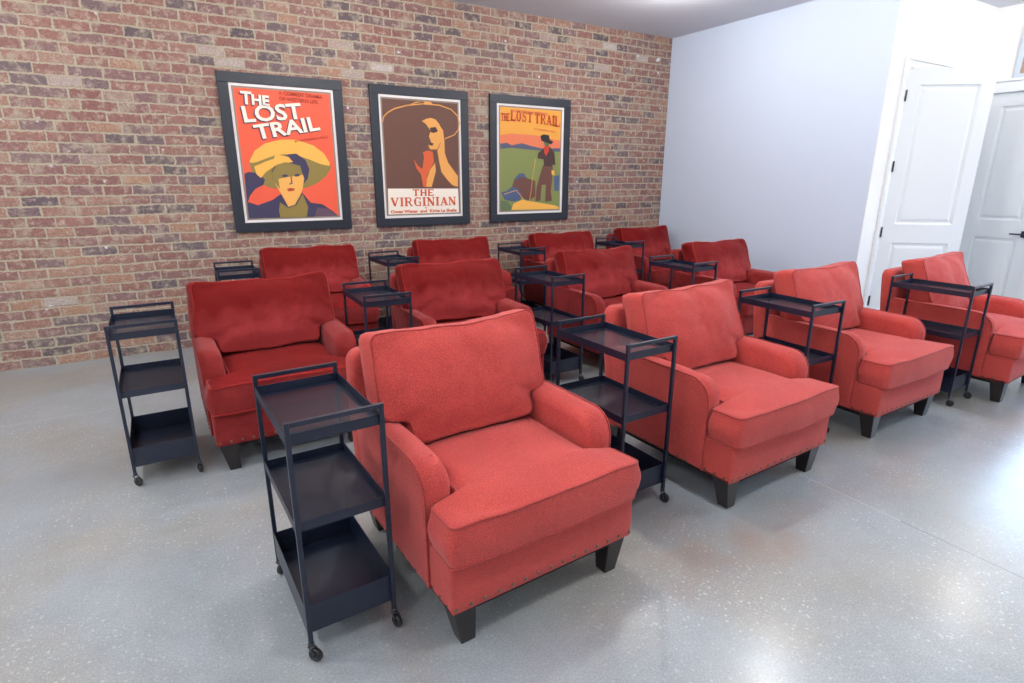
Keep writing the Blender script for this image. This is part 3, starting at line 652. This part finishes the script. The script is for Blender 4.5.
ART = {
 1: {
  'brim': [(-0.352, -0.054), (-0.299, 0.026), (-0.203, 0.096), (-0.064, 0.139), (0.075, 0.143), (0.213, 0.104), (0.304, 0.04), (0.358, -0.043), (0.371, -0.103), (0.322, -0.176), (0.243, -0.237), (0.153, -0.278), (0.055, -0.302), (-0.037, -0.272), (-0.155, -0.295), (-0.232, -0.271), (-0.304, -0.213), (-0.339, -0.133)],
  'crown': [(-0.348, -0.054), (-0.293, 0.037), (-0.203, 0.101), (-0.064, 0.139), (0.075, 0.143), (0.224, 0.097), (0.315, 0.028), (0.364, -0.06), (0.355, -0.086), (0.27, -0.068), (0.176, -0.029), (0.084, -0.0), (-0.031, 0.014), (-0.124, 0.003), (-0.206, -0.029), (-0.287, -0.06), (-0.336, -0.069)],
  'hair': [(-0.101, -0.038), (-0.008, 0.014), (0.063, 0.02), (0.14, -0.034), (0.168, -0.117), (0.146, -0.201), (0.103, -0.249), (0.062, -0.225), (-0.118, -0.201), (-0.168, -0.201), (-0.171, -0.143)],
  'face': [(-0.156, -0.178), (-0.125, -0.143), (-0.025, -0.154), (0.098, -0.149), (0.112, -0.201), (0.089, -0.297), (0.053, -0.369), (0.005, -0.441), (-0.056, -0.459), (-0.086, -0.387), (-0.128, -0.296), (-0.156, -0.237)],
  'faceshade': [(-0.173, -0.16), (-0.119, -0.08), (-0.038, -0.056), (0.087, -0.087), (0.101, -0.168), (-0.028, -0.187), (-0.118, -0.206), (-0.114, -0.296), (-0.156, -0.237)],
  'hand': [(-0.313, -0.099), (-0.208, -0.052), (-0.138, -0.028), (-0.123, 0.012), (-0.01, -0.009), (0.027, -0.055), (-0.051, -0.065), (-0.133, -0.09), (-0.218, -0.144), (-0.267, -0.197), (-0.299, -0.167)],
  'coat': [(-0.422, -0.566), (-0.421, -0.421), (-0.393, -0.41), (-0.318, -0.439), (-0.189, -0.394), (-0.089, -0.327), (-0.05, -0.404), (0.047, -0.381), (0.081, -0.329), (0.152, -0.425), (0.262, -0.442), (0.357, -0.512), (0.403, -0.571), (0.421, -0.577)],
  'arm': [(-0.401, -0.161), (-0.362, -0.145), (-0.287, -0.156), (-0.233, -0.213), (-0.254, -0.26), (-0.324, -0.294), (-0.375, -0.352), (-0.417, -0.428)],
  'lapel': [(0.209, -0.47), (0.308, -0.485), (0.403, -0.571), (0.175, -0.574)],
  'scarf': [(-0.126, -0.415), (-0.057, -0.469), (0.017, -0.446), (0.085, -0.341), (0.124, -0.468), (0.102, -0.572), (-0.137, -0.569), (-0.143, -0.486)],
  'eye1': [(-0.088, -0.18), (-0.063, -0.164), (-0.027, -0.173), (-0.038, -0.187), (-0.07, -0.19)],
  'eye2': [(0.025, -0.17), (0.055, -0.158), (0.08, -0.168), (0.066, -0.182), (0.033, -0.185)],
  'nose': [(-0.009, -0.178), (0.001, -0.178), (0.003, -0.249), (-0.026, -0.258), (-0.027, -0.246), (-0.008, -0.242)],
  'mouth': [(-0.053, -0.296), (-0.019, -0.287), (0.022, -0.294), (0.006, -0.313), (-0.041, -0.318)]},
 2: {
  'brimline': [(-0.413, 0.339), (-0.398, 0.388), (-0.355, 0.429), (-0.28, 0.47), (-0.156, 0.505), (0.02, 0.531), (0.201, 0.529), (0.332, 0.496), (0.406, 0.436), (0.426, 0.367), (0.414, 0.304), (0.366, 0.248), (0.256, 0.205)],
  'crownline': [(-0.131, 0.511), (-0.055, 0.546), (0.06, 0.574), (0.106, 0.572), (0.131, 0.536), (0.045, 0.522), (0.027, 0.556), (-0.055, 0.533)],
  'face': [(0.003, 0.366), (0.053, 0.391), (0.105, 0.402), (0.156, 0.389), (0.199, 0.341), (0.223, 0.255), (0.201, 0.161), (0.159, 0.095), (0.087, 0.093), (0.063, 0.129), (0.098, 0.163), (0.074, 0.222), (0.097, 0.273), (0.068, 0.312), (0.043, 0.343)],
  'shade': [(0.088, 0.306), (0.154, 0.316), (0.179, 0.276), (0.133, 0.256), (0.097, 0.263)],
  'eye': [(0.109, 0.296), (0.161, 0.303), (0.155, 0.279), (0.118, 0.273)],
  'lips': [(0.082, 0.162), (0.124, 0.154), (0.113, 0.131), (0.076, 0.134)],
  'hand': [(0.204, 0.327), (0.235, 0.287), (0.247, 0.186), (0.249, 0.057), (0.284, -0.037), (0.396, -0.173), (0.393, -0.286), (0.326, -0.266), (0.27, -0.212), (0.204, -0.133), (0.181, -0.027), (0.164, 0.086), (0.204, 0.161)],
  'fist': [(0.071, -0.111), (0.133, -0.039), (0.14, -0.122), (0.116, -0.193), (0.086, -0.284), (0.025, -0.284), (0.036, -0.193)],
  'scarf': [(-0.106, -0.003), (-0.058, -0.072), (-0.012, -0.104), (0.011, 0.017), (0.0, 0.063), (0.053, 0.083), (0.11, 0.07), (0.122, -0.028), (0.077, -0.099), (0.032, -0.175), (0.054, -0.284), (-0.01, -0.284), (-0.03, -0.158), (-0.079, -0.096)],
  'panel': [(-0.398, -0.298), (0.393, -0.303), (0.4, -0.578), (-0.406, -0.559)]},
 3: {
  'glow': [(-0.421, 0.264), (-0.263, 0.285), (0.048, 0.279), (0.406, 0.231), (0.409, 0.141), (-0.007, 0.13), (-0.421, 0.153)],
  'hills': [(-0.421, 0.173), (-0.317, 0.185), (-0.262, 0.16), (-0.122, 0.186), (-0.008, 0.162), (0.139, 0.138), (0.409, 0.146), (0.411, 0.081), (-0.421, 0.063)],
  'field': [(-0.421, 0.119), (-0.262, 0.133), (0.022, 0.117), (0.411, 0.105), (0.423, -0.57), (-0.424, -0.565)],
  'rock': [(-0.26, -0.386), (-0.255, -0.292), (-0.219, -0.198), (-0.162, -0.146), (-0.105, -0.139), (-0.046, -0.198), (0.063, -0.226), (0.066, -0.402), (-0.028, -0.449), (-0.146, -0.399)],
  'rocktop': [(-0.227, -0.21), (-0.162, -0.146), (-0.09, -0.146), (-0.055, -0.198), (-0.147, -0.179), (-0.199, -0.221)],
  'pack': [(-0.401, -0.349), (-0.331, -0.338), (-0.261, -0.292), (-0.175, -0.304), (-0.123, -0.368), (-0.145, -0.447), (-0.26, -0.452), (-0.351, -0.432)],
  'path': [(-0.26, -0.548), (-0.237, -0.481), (-0.116, -0.436), (0.001, -0.457), (0.151, -0.479), (0.336, -0.508), (0.419, -0.53), (0.42, -0.57)],
  'grass': [(-0.423, -0.442), (-0.317, -0.451), (-0.26, -0.505), (-0.274, -0.567), (-0.424, -0.565)],
  'hat': [(0.124, 0.273), (0.165, 0.292), (0.239, 0.286), (0.255, 0.235), (0.307, 0.214), (0.271, 0.184), (0.202, 0.206), (0.137, 0.222)],
  'head': [(0.166, 0.223), (0.241, 0.211), (0.242, 0.16), (0.192, 0.154)],
  'scarf': [(0.174, 0.158), (0.251, 0.165), (0.246, 0.113), (0.206, 0.053), (0.178, 0.093)],
  'jacket': [(0.168, 0.135), (0.095, 0.086), (0.088, 0.027), (0.171, 0.017), (0.178, -0.054), (0.278, -0.065), (0.308, -0.04), (0.342, -0.047), (0.325, 0.091), (0.257, 0.16), (0.234, 0.108)],
  'trousers': [(0.166, -0.049), (0.305, -0.052), (0.303, -0.197), (0.285, -0.344), (0.304, -0.455), (0.206, -0.466), (0.213, -0.27), (0.153, -0.27), (0.136, -0.452), (0.067, -0.458), (0.082, -0.293), (0.13, -0.15)],
  'handb': [(0.288, -0.101), (0.331, -0.112), (0.327, -0.168), (0.289, -0.149)],
  'cactus': [(0.327, -0.173), (0.404, -0.16), (0.4, -0.345), (0.338, -0.339)]}}
def layer_fn(base, edge, layers, extra=None):
    def fn(bm, d):
        y = -.0225
        flat_poly(bm, [(-.423, -.571), (.423, -.571), (.423, .571), (-.423, .571)], y, edge)
        y -= .0004
        flat_poly(bm, [(-.408, -.556), (.408, -.556), (.408, .556), (-.408, .556)], y, base)
        for nm, mi in layers:
            y -= .0004
            pts = [(max(-.408, min(.408, a)), max(-.556, min(.556, b))) for a, b in d[nm]]
            clean = [p for i, p in enumerate(pts) if p != pts[i - 1]]
            flat_poly(bm, clean, y, mi)
        if extra: extra(bm, d, y - .0006)
    return fn
def line_strip(bm, pts, w, y, mi):
    for a, b in zip(pts, pts[1:]):
        A, B = Vector(a), Vector(b); d = (B - A); 
        if d.length < 1e-4: continue
        d.normalize(); n = Vector((-d.y, d.x)) * w / 2; e = d * w * .3
        bm.faces.new([bm.verts.new((p.x, y, p.y)) for p in (A + n - e, B + n + e, B - n + e, A - n - e)]).material_index = mi
N1 = ['orange_red', 'edge', 'olive', 'straw', 'skin', 'ink', 'plum', 'rust', 'cream']
def x1(bm, d, y):
    for mi, off, bo, dy in ((5, (-.007, -.007), .006, 0), (8, (0, 0), .0045, -.0010)):
        add_text(bm, 'T', .145, -.358 + off[0], .428 + off[1], y + dy, rot=-.03, sxy=(1, 1), bold=bo, mi=mi)
        add_text(bm, 'HE', .115, -.275 + off[0], .427 + off[1], y + dy, rot=-.03, sxy=(1.05, 1), bold=bo, mi=mi)
        add_text(bm, 'LOST', .185, -.36 + off[0], .275 + off[1], y + dy, rot=.11, sxy=(1.17, 1), bold=bo, mi=mi)
        add_text(bm, 'TRAIL', .17, -.262 + off[0], .135 + off[1], y + dy, rot=.185, sxy=(1.28, 1), bold=bo, mi=mi)
    add_text(bm, 'A COMEDY DRAMA', .045, -.04, .522, y, rot=-.03, sxy=(.96, 1), bold=.0008, mi=7)
    add_text(bm, 'OF WESTERN LIFE.', .045, -.04, .474, y, rot=-.03, sxy=(.93, 1), bold=.0008, mi=7)
    add_text(bm, 'BY ANTHONY E. WILLS', .030, .06, .118, y, rot=.17, mi=7)
framed('framed_poster', 'black framed orange-red THE LOST TRAIL poster, man shading eyes under straw hat', 1.05, 1.705, 1.06, 1.36, ART[1],
       (N1, layer_fn(0, 1, [('brim', 2), ('crown', 3), ('arm', 5), ('coat', 5), ('lapel', 6), ('hair', 5), ('hand', 3), ('face', 4), ('faceshade', 2), ('scarf', 2), ('eye1', 5), ('eye2', 5), ('nose', 6), ('mouth', 7)], x1)))
N2 = ['umber', 'edge', 'deep', 'gold', 'coral', 'cream']
def x2(bm, d, y):
    line_strip(bm, d['brimline'], .011, y, 3)
    serif(bm, 'THE', -.135, .108, lambda x: -.375, .068, y, 4)
    serif(bm, 'VIRGINIAN', -.375, .365, lambda x: -.478, .09, y, 4)
    add_text(bm, 'by', .026, .0, -.503, y, bold=.0006, mi=4)
    add_text(bm, 'Owen Wister  and  Kirke La Shelle', .043, -.005, -.545, y, sxy=(1.22, 1), bold=.0016, mi=4, align='CENTER')
framed('framed_poster', 'black framed brown THE VIRGINIAN poster of a man under a wide-brimmed hat', 2.371, 1.703, 1.06, 1.362, ART[2],
       (N2, layer_fn(0, 1, [('crownline', 3), ('face', 3), ('shade', 2), ('hand', 3), ('scarf', 4), ('fist', 3), ('eye', 2), ('lips', 2), ('panel', 5)], x2)))
N3 = ['sky', 'edge', 'glow', 'hill', 'field', 'sienna', 'blue', 'straw', 'green', 'black', 'red', 'deep']
def x3(bm, d, y):
    arc = lambda x: .398 - .02 * ((x - .0) / .4) + .012 * (1 - (x / .4) ** 2)
    serif(bm, 'THE', -.400, -.290, lambda x: .412, .08, y, 10)
    serif(bm, 'LOST', -.275, .012, arc, .11, y, 10)
    serif(bm, 'TRAIL', .040, .392, arc, .11, y, 10)
    add_text(bm, 'A COMEDY DRAMA OF WESTERN LIFE', .040, -.27, .512, y, rot=-.03, sxy=(.72, 1), bold=.0004, mi=2)
    add_text(bm, 'BY ANTHONY E. WILLS', .032, .03, .335, y, rot=-.06, sxy=(.9, 1), mi=2)
    line_strip(bm, [(.06, .02), (.02, -.2), (.0, -.36), (-.03, -.5)], .006, y, 7)
    line_strip(bm, [(-.36, -.37), (-.2, -.33), (-.11, -.42), (-.14, -.5)], .006, y, 7)
framed('framed_poster', 'black framed yellow and green THE LOST TRAIL poster of a cowboy standing on a hillside', 3.702, 1.705, 1.078, 1.36, ART[3],
       (N3, layer_fn(0, 1, [('glow', 2), ('hills', 3), ('field', 4), ('cactus', 6), ('grass', 8), ('path', 7), ('rock', 5), ('rocktop', 6), ('pack', 6), ('trousers', 5), ('head', 8), ('jacket', 11), ('scarf', 10), ('hat', 9), ('handb', 7)], x3)))

# ------------------------------------------------------------ serving cart
def make_cart():
    r = empty('serving_cart')
    W2, L2, t = .15, .2525, .0075          # half width, half length, half tube
    for s in (-1, 1):                        # an upside-down U of square tube at each short end
        bm = bmesh.new(); y = s * (L2 - t)
        for sx in (-1, 1): box(bm, sx * (W2 - t) - t, sx * (W2 - t) + t, y - t, y + t, .068, .84, bev=.0015)
        box(bm, -W2 + 2 * t, W2 - 2 * t, y - t, y + t, .84 - 2 * t, .84, bev=.0015)
        obj('end_frame', bm, M['cart'], r)
    def tray(name, z0, z1, mesh):
        bm = bmesh.new(); a, b, w = W2 - .002, L2 - 2 * t - .0005, .002
        if True:
            box(bm, -a, a, -b, -b + w, z0, z1); box(bm, -a, a, b - w, b, z0, z1)
            box(bm, -a, -a + w, -b + w, b - w, z0, z1); box(bm, a - w, a, -b + w, b - w, z0, z1)
            # flange round the perforated base
            box(bm, -a + w, a - w, -b + w, -b + w + .022, z0 + .001, z0 + .004); box(bm, -a + w, a - w, b - w - .022, b - w, z0 + .001, z0 + .004)
            box(bm, -a + w, -a + w + .018, -b + w + .022, b - w - .022, z0 + .001, z0 + .004); box(bm, a - w - .018, a - w, -b + w + .022, b - w - .022, z0 + .001, z0 + .004)
        for sx in (-1, 1):
            for sy in (-1, 1): cyl(bm, (sx * (a - .03), sy * (b - w), (z0 + z1) / 2 + .004), (0, 1, 0), .004, .006, 8)
        o = obj(name, bm, M['cart'], r)
        bm = bmesh.new(); box(bm, -a + w + .016, a - w - .016, -b + w + .02, b - w - .02, z0 + .0015, z0 + .0028)
        q = obj('perforated_base', bm, M[mesh], o)
        return o
    tray('top_tray', .765, .800, 'mesh'); tray('middle_tray', .472, .506, 'mesh_fine'); tray('bottom_tray', .098, .200, 'cart')
    rnd = random.Random(4)
    for sx in (-1, 1):
        for sy in (-1, 1):
            x, y = sx * (W2 - t), sy * (L2 - t); a = {(-1, -1): .75, (1, -1): .25, (-1, 1): 2.2, (1, 1): -.8}[(sx, sy)]
            d = Vector((math.cos(a), math.sin(a), 0)); n = Vector((-d.y, d.x, 0)); c = Vector((x, y, .0245)) - n * .013
            bm = bmesh.new(); cyl(bm, (x, y, .062), (0, 0, 1), .010, .012, 14)
            for s in (-1, 1):
                pts = [Vector((x, y, .060)) + d * s * .009 + n * .006, c + d * s * .0125 + Vector((0, 0, .012)), c + d * s * .0125]
                tube(bm, pts, .0028, 6)
            tube(bm, [c - d * .015, c + d * .015], .0035, 8)
            o = obj('caster', bm, M['chrome'], r)
            bm = bmesh.new(); cyl(bm, c, d, .0243, .017, 22); obj('wheel', bm, M['wheel'], o)
    return r
cart = make_cart()
# x, y, rotation in degrees, label
CARTS = [
 (0.340, 1.870, 2.4, 'black three-tier cart nearest the camera, left of the foremost coral armchair', 0),
 (1.738, 1.976, 1.2, 'black three-tier cart between the foremost and second coral armchairs of the front row', 0),
 (3.177, 2.044, -1.1, 'black three-tier cart between the second and third coral armchairs of the front row', 0),
 (4.608, 1.858, 2.0, 'black three-tier cart between the third and rightmost coral armchairs of the front row', 0),
 (-0.185, 3.448, 1.0, 'black three-tier cart alone at the far left, against the brick view', 1),
 (1.085, 3.54, -1.0, 'black cart right of the leftmost middle-row velvet armchair', 1),
 (2.434, 3.545, 1.0, 'black cart between the second and third middle-row velvet armchairs', 1),
 (3.821, 3.506, 1.5, 'black cart between the third and rightmost middle-row velvet armchairs', 1),
 (0.415, 5.02, -1.0, 'black cart by the brick wall whose handle shows left of the leftmost back-row armchair', 2),
 (1.73, 5.05, 2.0, 'black cart between the first and second back-row velvet armchairs', 2),
 (3.136, 5.09, -2.4, 'black cart between the second and third back-row velvet armchairs', 2),
 (4.425, 5.03, 0.5, 'black cart between the third and rightmost back-row velvet armchairs', 2)]
GC = ['carts along the front row', 'carts along the middle row', 'carts along the back row']
for i, (x, y, a, lab, row) in enumerate(CARTS):
    o = cart if i == 0 else copy_tree(cart)
    o.location = (x, y, 0); o.rotation_euler = (0, 0, math.radians(a)); tag(o, lab, 'cart', GC[row])

# ------------------------------------------------------------ armchair
def make_chair(seed, fab, pip, tall=1.0, slump=0.):
    r = empty('armchair'); nz = lambda p, s, a: noise.noise_vector((Vector(p) * s + Vector((seed * 3.7, seed, 1)))) * a
    HW = .40
    # upholstered base box
    bm = bmesh.new()
    prof = [Vector(p) for p in round_poly([(-.43, .158), (.42, .158), (.42, .33), (-.43, .345)], [.006, .006, .01, .028], 5)]
    prof = resample(prof, .04)
    prism(bm, prof, -HW, HW, .012, .012, flip=lambda x, a, b: (x, a, b))
    obj('base', bm, fab, r, smooth=True, flat_angle=50)
    bm = bmesh.new(); box(bm, -HW + .02, HW - .02, -.41, .40, .135, .16); obj('underside', bm, M['dust'], r)
    # bottom welt
    # arms
    for s in (-1, 1):
        bm = bmesh.new()
        pr = [(-.275, .165), (.36, .165), (.42, .58), (.41, .622), (.20, .620), (-.02, .620), (-.275, .616)]
        rad = [.0, .0, .02, .02, .2, .3, .105]
        pts = resample(round_poly(pr, rad, 6), .03)
        xo, xi = s * (HW + .012), s * .298
        if s > 0: rings = prism(bm, pts, xi, xo, .042, .014, seg=5, mid=.006)
        else: rings = prism(bm, pts, xo, xi, .014, .042, seg=5, mid=.006)
        for v in bm.verts:                   # arms swell outward a little at the top
            k = max(0, (v.co.z - .45) / .2)
            v.co.x += s * .012 * min(k, 1) ** 2
            v.co += nz(v.co, 9, .0025)
        arm = obj('arm', bm, fab, r, smooth=True, flat_angle=60)
        # welt up the front corner and along the top outer edge
        path = [p for p in pts if not (p.x > .40 or (p.y < .17 and p.x > -.27))]
        k0 = min(range(len(path)), key=lambda i: (path[i] - Vector((-.275, .165))).length)
        path = path[k0:] + path[:k0]
        if (path[1] - path[0]).length > .1: path = [path[0]] + path[1:][::-1]
        bm = bmesh.new()
        tube(bm, [(s * (HW + .006 + .012 * min(max(0, (p.y - .45) / .2), 1) ** 2), p.x - (.0 if p.y > .56 else -.001), p.y) for p in path], .0045, 7)
        for a, sl in ((.30, .25), (.85, .3), (1.3, .2)):      # the gathered pleats on the rolled front
            cy, cz, rr = -.17, .511, .1065
            tube(bm, [(s * (HW + .012 - .018 * q - .02), cy - rr * math.sin(PI / 2 - a - sl * .1 * q), cz + rr * math.cos(PI / 2 - a - sl * .1 * q)) for q in range(0, 4)], .0016, 5)
        obj('piping', bm, pip, arm, smooth=True, flat_angle=80)
    # outside back, raked, with soft wings standing just wider than the cushion
    bm = bmesh.new()
    ol = resample(round_poly([(-.415, .16), (.415, .16), (.418, .62), (.405, .835), (-.405, .835), (-.418, .62)], [.01, .01, .1, .055, .055, .1], 6), .035)
    fnb = lambda u, v, w: Vector((u, .31 + w + (v - .16) * .13, v))
    pillow(bm, ol, (0, .5), 0, .095, .03, .004, .02, fnb, nring=5)
    obj('back_frame', bm, fab, r, smooth=True, flat_angle=70)
    # T-shaped seat cushion
    bm = bmesh.new()
    ol = [(-.287, .20), (-.287, -.272), (-.405, -.288), (-.405, -.455), (0, -.468), (.405, -.455), (.405, -.288), (.287, -.272), (.287, .20)]
    ol = resample(round_poly(ol, [.03, .02, .025, .03, .8, .03, .025, .02, .03], 6), .03)
    def fns(u, v, w):
        p = Vector((u, v, w)); p.z += .004 * max(0, (-v - .2) / .27) * (1 if w > .42 else .3)
        ear = max(0, (abs(u) - .29) / .115)
        p.z -= .008 * ear * (1 if w > .44 else 0)
        return p + nz(p, 6, .006)
    hi, lo = pillow(bm, ol, (0, -.30), .338, .495, .018, .028 - slump, .002, fns, bulge=.014, power=2.6, nring=14)
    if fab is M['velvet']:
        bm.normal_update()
        for f in bm.faces: f.material_index = 1 if abs(f.calc_center_median().z) > .49 else 0  # top faces take the darker copy, so the sheen change is painted colour
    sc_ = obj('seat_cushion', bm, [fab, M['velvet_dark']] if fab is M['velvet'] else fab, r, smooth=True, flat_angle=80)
    bm = bmesh.new(); tube(bm, hi, .0048, 7, True); tube(bm, lo, .0048, 7, True); obj('piping', bm, pip, sc_, smooth=True, flat_angle=80)
    # T-shaped back cushion, leaning on the outside back
    bm = bmesh.new()
    ol = [(-.284, .0), (.284, .0), (.286, .098), (.388, .108), (.382, .456), (0, .436), (-.382, .456), (-.388, .108), (-.286, .098)]
    ol = [(a * (1.03 if tall < 1 else 1), b * tall) for a, b in ol]
    ol = resample(round_poly(ol, [.04, .04, .03, .05, .035, .9, .035, .05, .03], 6), .03)
    lean = .36
    def fnc(u, v, w):                        # u across, v up the cushion, w forward
        w2 = w
        y = .200 - w2 * math.cos(lean) + v * math.sin(lean); z = .492 + v * math.cos(lean) + w2 * math.sin(lean) * .6
        p = Vector((u, y, z))
        z_add = .010 * math.sin(u * 7 + seed)
        p.z += z_add * max(0, v - .2)
        k = nz((u, v, w * .3), 5, .015); p += k * (.5 + .5 * min(1, max(0, w) / .1))
        p += nz((u, v, w), 17, .004)
        return p
    hi, lo = pillow(bm, ol, (0, .27), -.02, .135, .02, .05, .01, fnc, bulge=.012, power=2.6, nring=16)
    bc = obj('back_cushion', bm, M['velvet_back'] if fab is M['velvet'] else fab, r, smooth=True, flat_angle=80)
    bm = bmesh.new(); tube(bm, hi, .0045, 7, True); tube(bm, lo, .0045, 7, True); obj('piping', bm, pip, bc, smooth=True, flat_angle=80)
    # legs
    for sx in (-1, 1):
        for sy in (-1, 1):
            bm = bmesh.new()
            def ringv(xo, xi, yo, yi, z): return [bm.verts.new(p) for p in ((xo, yo, z), (xi, yo, z), (xi, yi, z), (xo, yi, z))]
            xo0, xi0 = sx * .388, sx * .298; xo1, xi1 = sx * .352, sx * .297
            yo0, yi0 = sy * .412, sy * .325; yo1, yi1 = (sy * .40, sy * .345) if sy < 0 else (sy * .425, sy * .37)
            A = ringv(xo1, xi1, yo1, yi1, 0); B = ringv(xo0, xi0, yo0, yi0, .157)
            bm.faces.new(A); bm.faces.new(B)
            for k in range(4): bm.faces.new((A[k], A[(k + 1) % 4], B[(k + 1) % 4], B[k]))
            bmesh.ops.bevel(bm, geom=bm.edges[:], offset=.003, segments=2, profile=.5, affect='EDGES')
            obj('leg', bm, M['leg'], r)
    return r
def add_nails(r):
    spots = [(-.385 + .77 * k / 14, -.4305, (0, -1, 0)) for k in range(15)]
    for s in (-1, 1): spots += [(s * (.4005 if y < -.235 else .4125), y, (s, 0, 0)) for y in [-.40 + .055 * k for k in range(15)]]
    first = None
    for x, y, n in spots:
        if first is None:
            bm = bmesh.new(); bmesh.ops.create_uvsphere(bm, u_segments=10, v_segments=6, radius=.0075)
            first = o = obj('nailhead', bm, M['nail'], r, smooth=True)
        else:
            o = first.copy(); col.objects.link(o); o.parent = r
        o.location = (x, y, .178); q = Vector((0, 0, 1)).rotation_difference(Vector(n)); o.rotation_euler = q.to_euler(); o.scale = (1, 1, .5)
lin = [make_chair(s, M['linen'], M['linen_piping']) for s in (1, 2)]
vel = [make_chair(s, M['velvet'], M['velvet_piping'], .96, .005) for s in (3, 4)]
for c in lin: add_nails(c)
LAB = 'coral red woven armchair'; LV = 'deep red velvet armchair'
CHAIRS = [
 (.985, 1.845, 3.0, 'l0', LAB + ' foremost in the photo, beside the nearest black cart', 0),
 (2.44, 1.935, 2.0, 'l1', LAB + ' second along the front row from the camera', 0),
 (3.825, 2.0, 1.0, 'l0', LAB + ' third along the front row from the camera', 0),
 (5.192, 1.872, 3.5, 'l1', LAB + ' at the right photo edge in front of the white doors', 0),
 (.447, 3.535, 1.0, 'v0', LV + ' leftmost of the middle row, its seat in full view', 1),
 (1.755, 3.600, -1.0, 'v1', LV + ' second in the middle row, behind the foremost coral one', 1),
 (3.205, 3.680, 1.0, 'v0', LV + ' third from left in the middle row', 1),
 (4.690, 3.620, 1.0, 'v1', LV + ' rightmost of the middle row, against the pale wall', 1),
 (1.045, 5.090, -2.0, 'v1', LV + ' leftmost of the back row, below the orange-red poster', 2),
 (2.44, 5.070, -2.0, 'v0', LV + ' second from left in the back row, below the brown poster', 2),
 (3.85, 5.110, 0.0, 'v1', LV + ' third in the back row, below the yellow and green poster', 2),
 (5.15, 5.180, 0.0, 'v0', LV + ' rightmost of the back row, by the brick corner', 2)]
GR = ['coral armchairs of the front row', 'velvet armchairs of the middle row', 'velvet armchairs of the back row']
used = set()
src = {'l0': lin[0], 'l1': lin[1], 'v0': vel[0], 'v1': vel[1]}
for i, (x, y, a, k, lab, row) in enumerate(CHAIRS):
    if k in used: o = copy_tree(src[k])
    else: o = src[k]; used.add(k)
    o.location = (x, y, 0); o.rotation_euler = (0, 0, math.radians(a)); tag(o, lab, 'armchair', GR[row])
    if i == 4: nail_later = o
add_nails(nail_later)
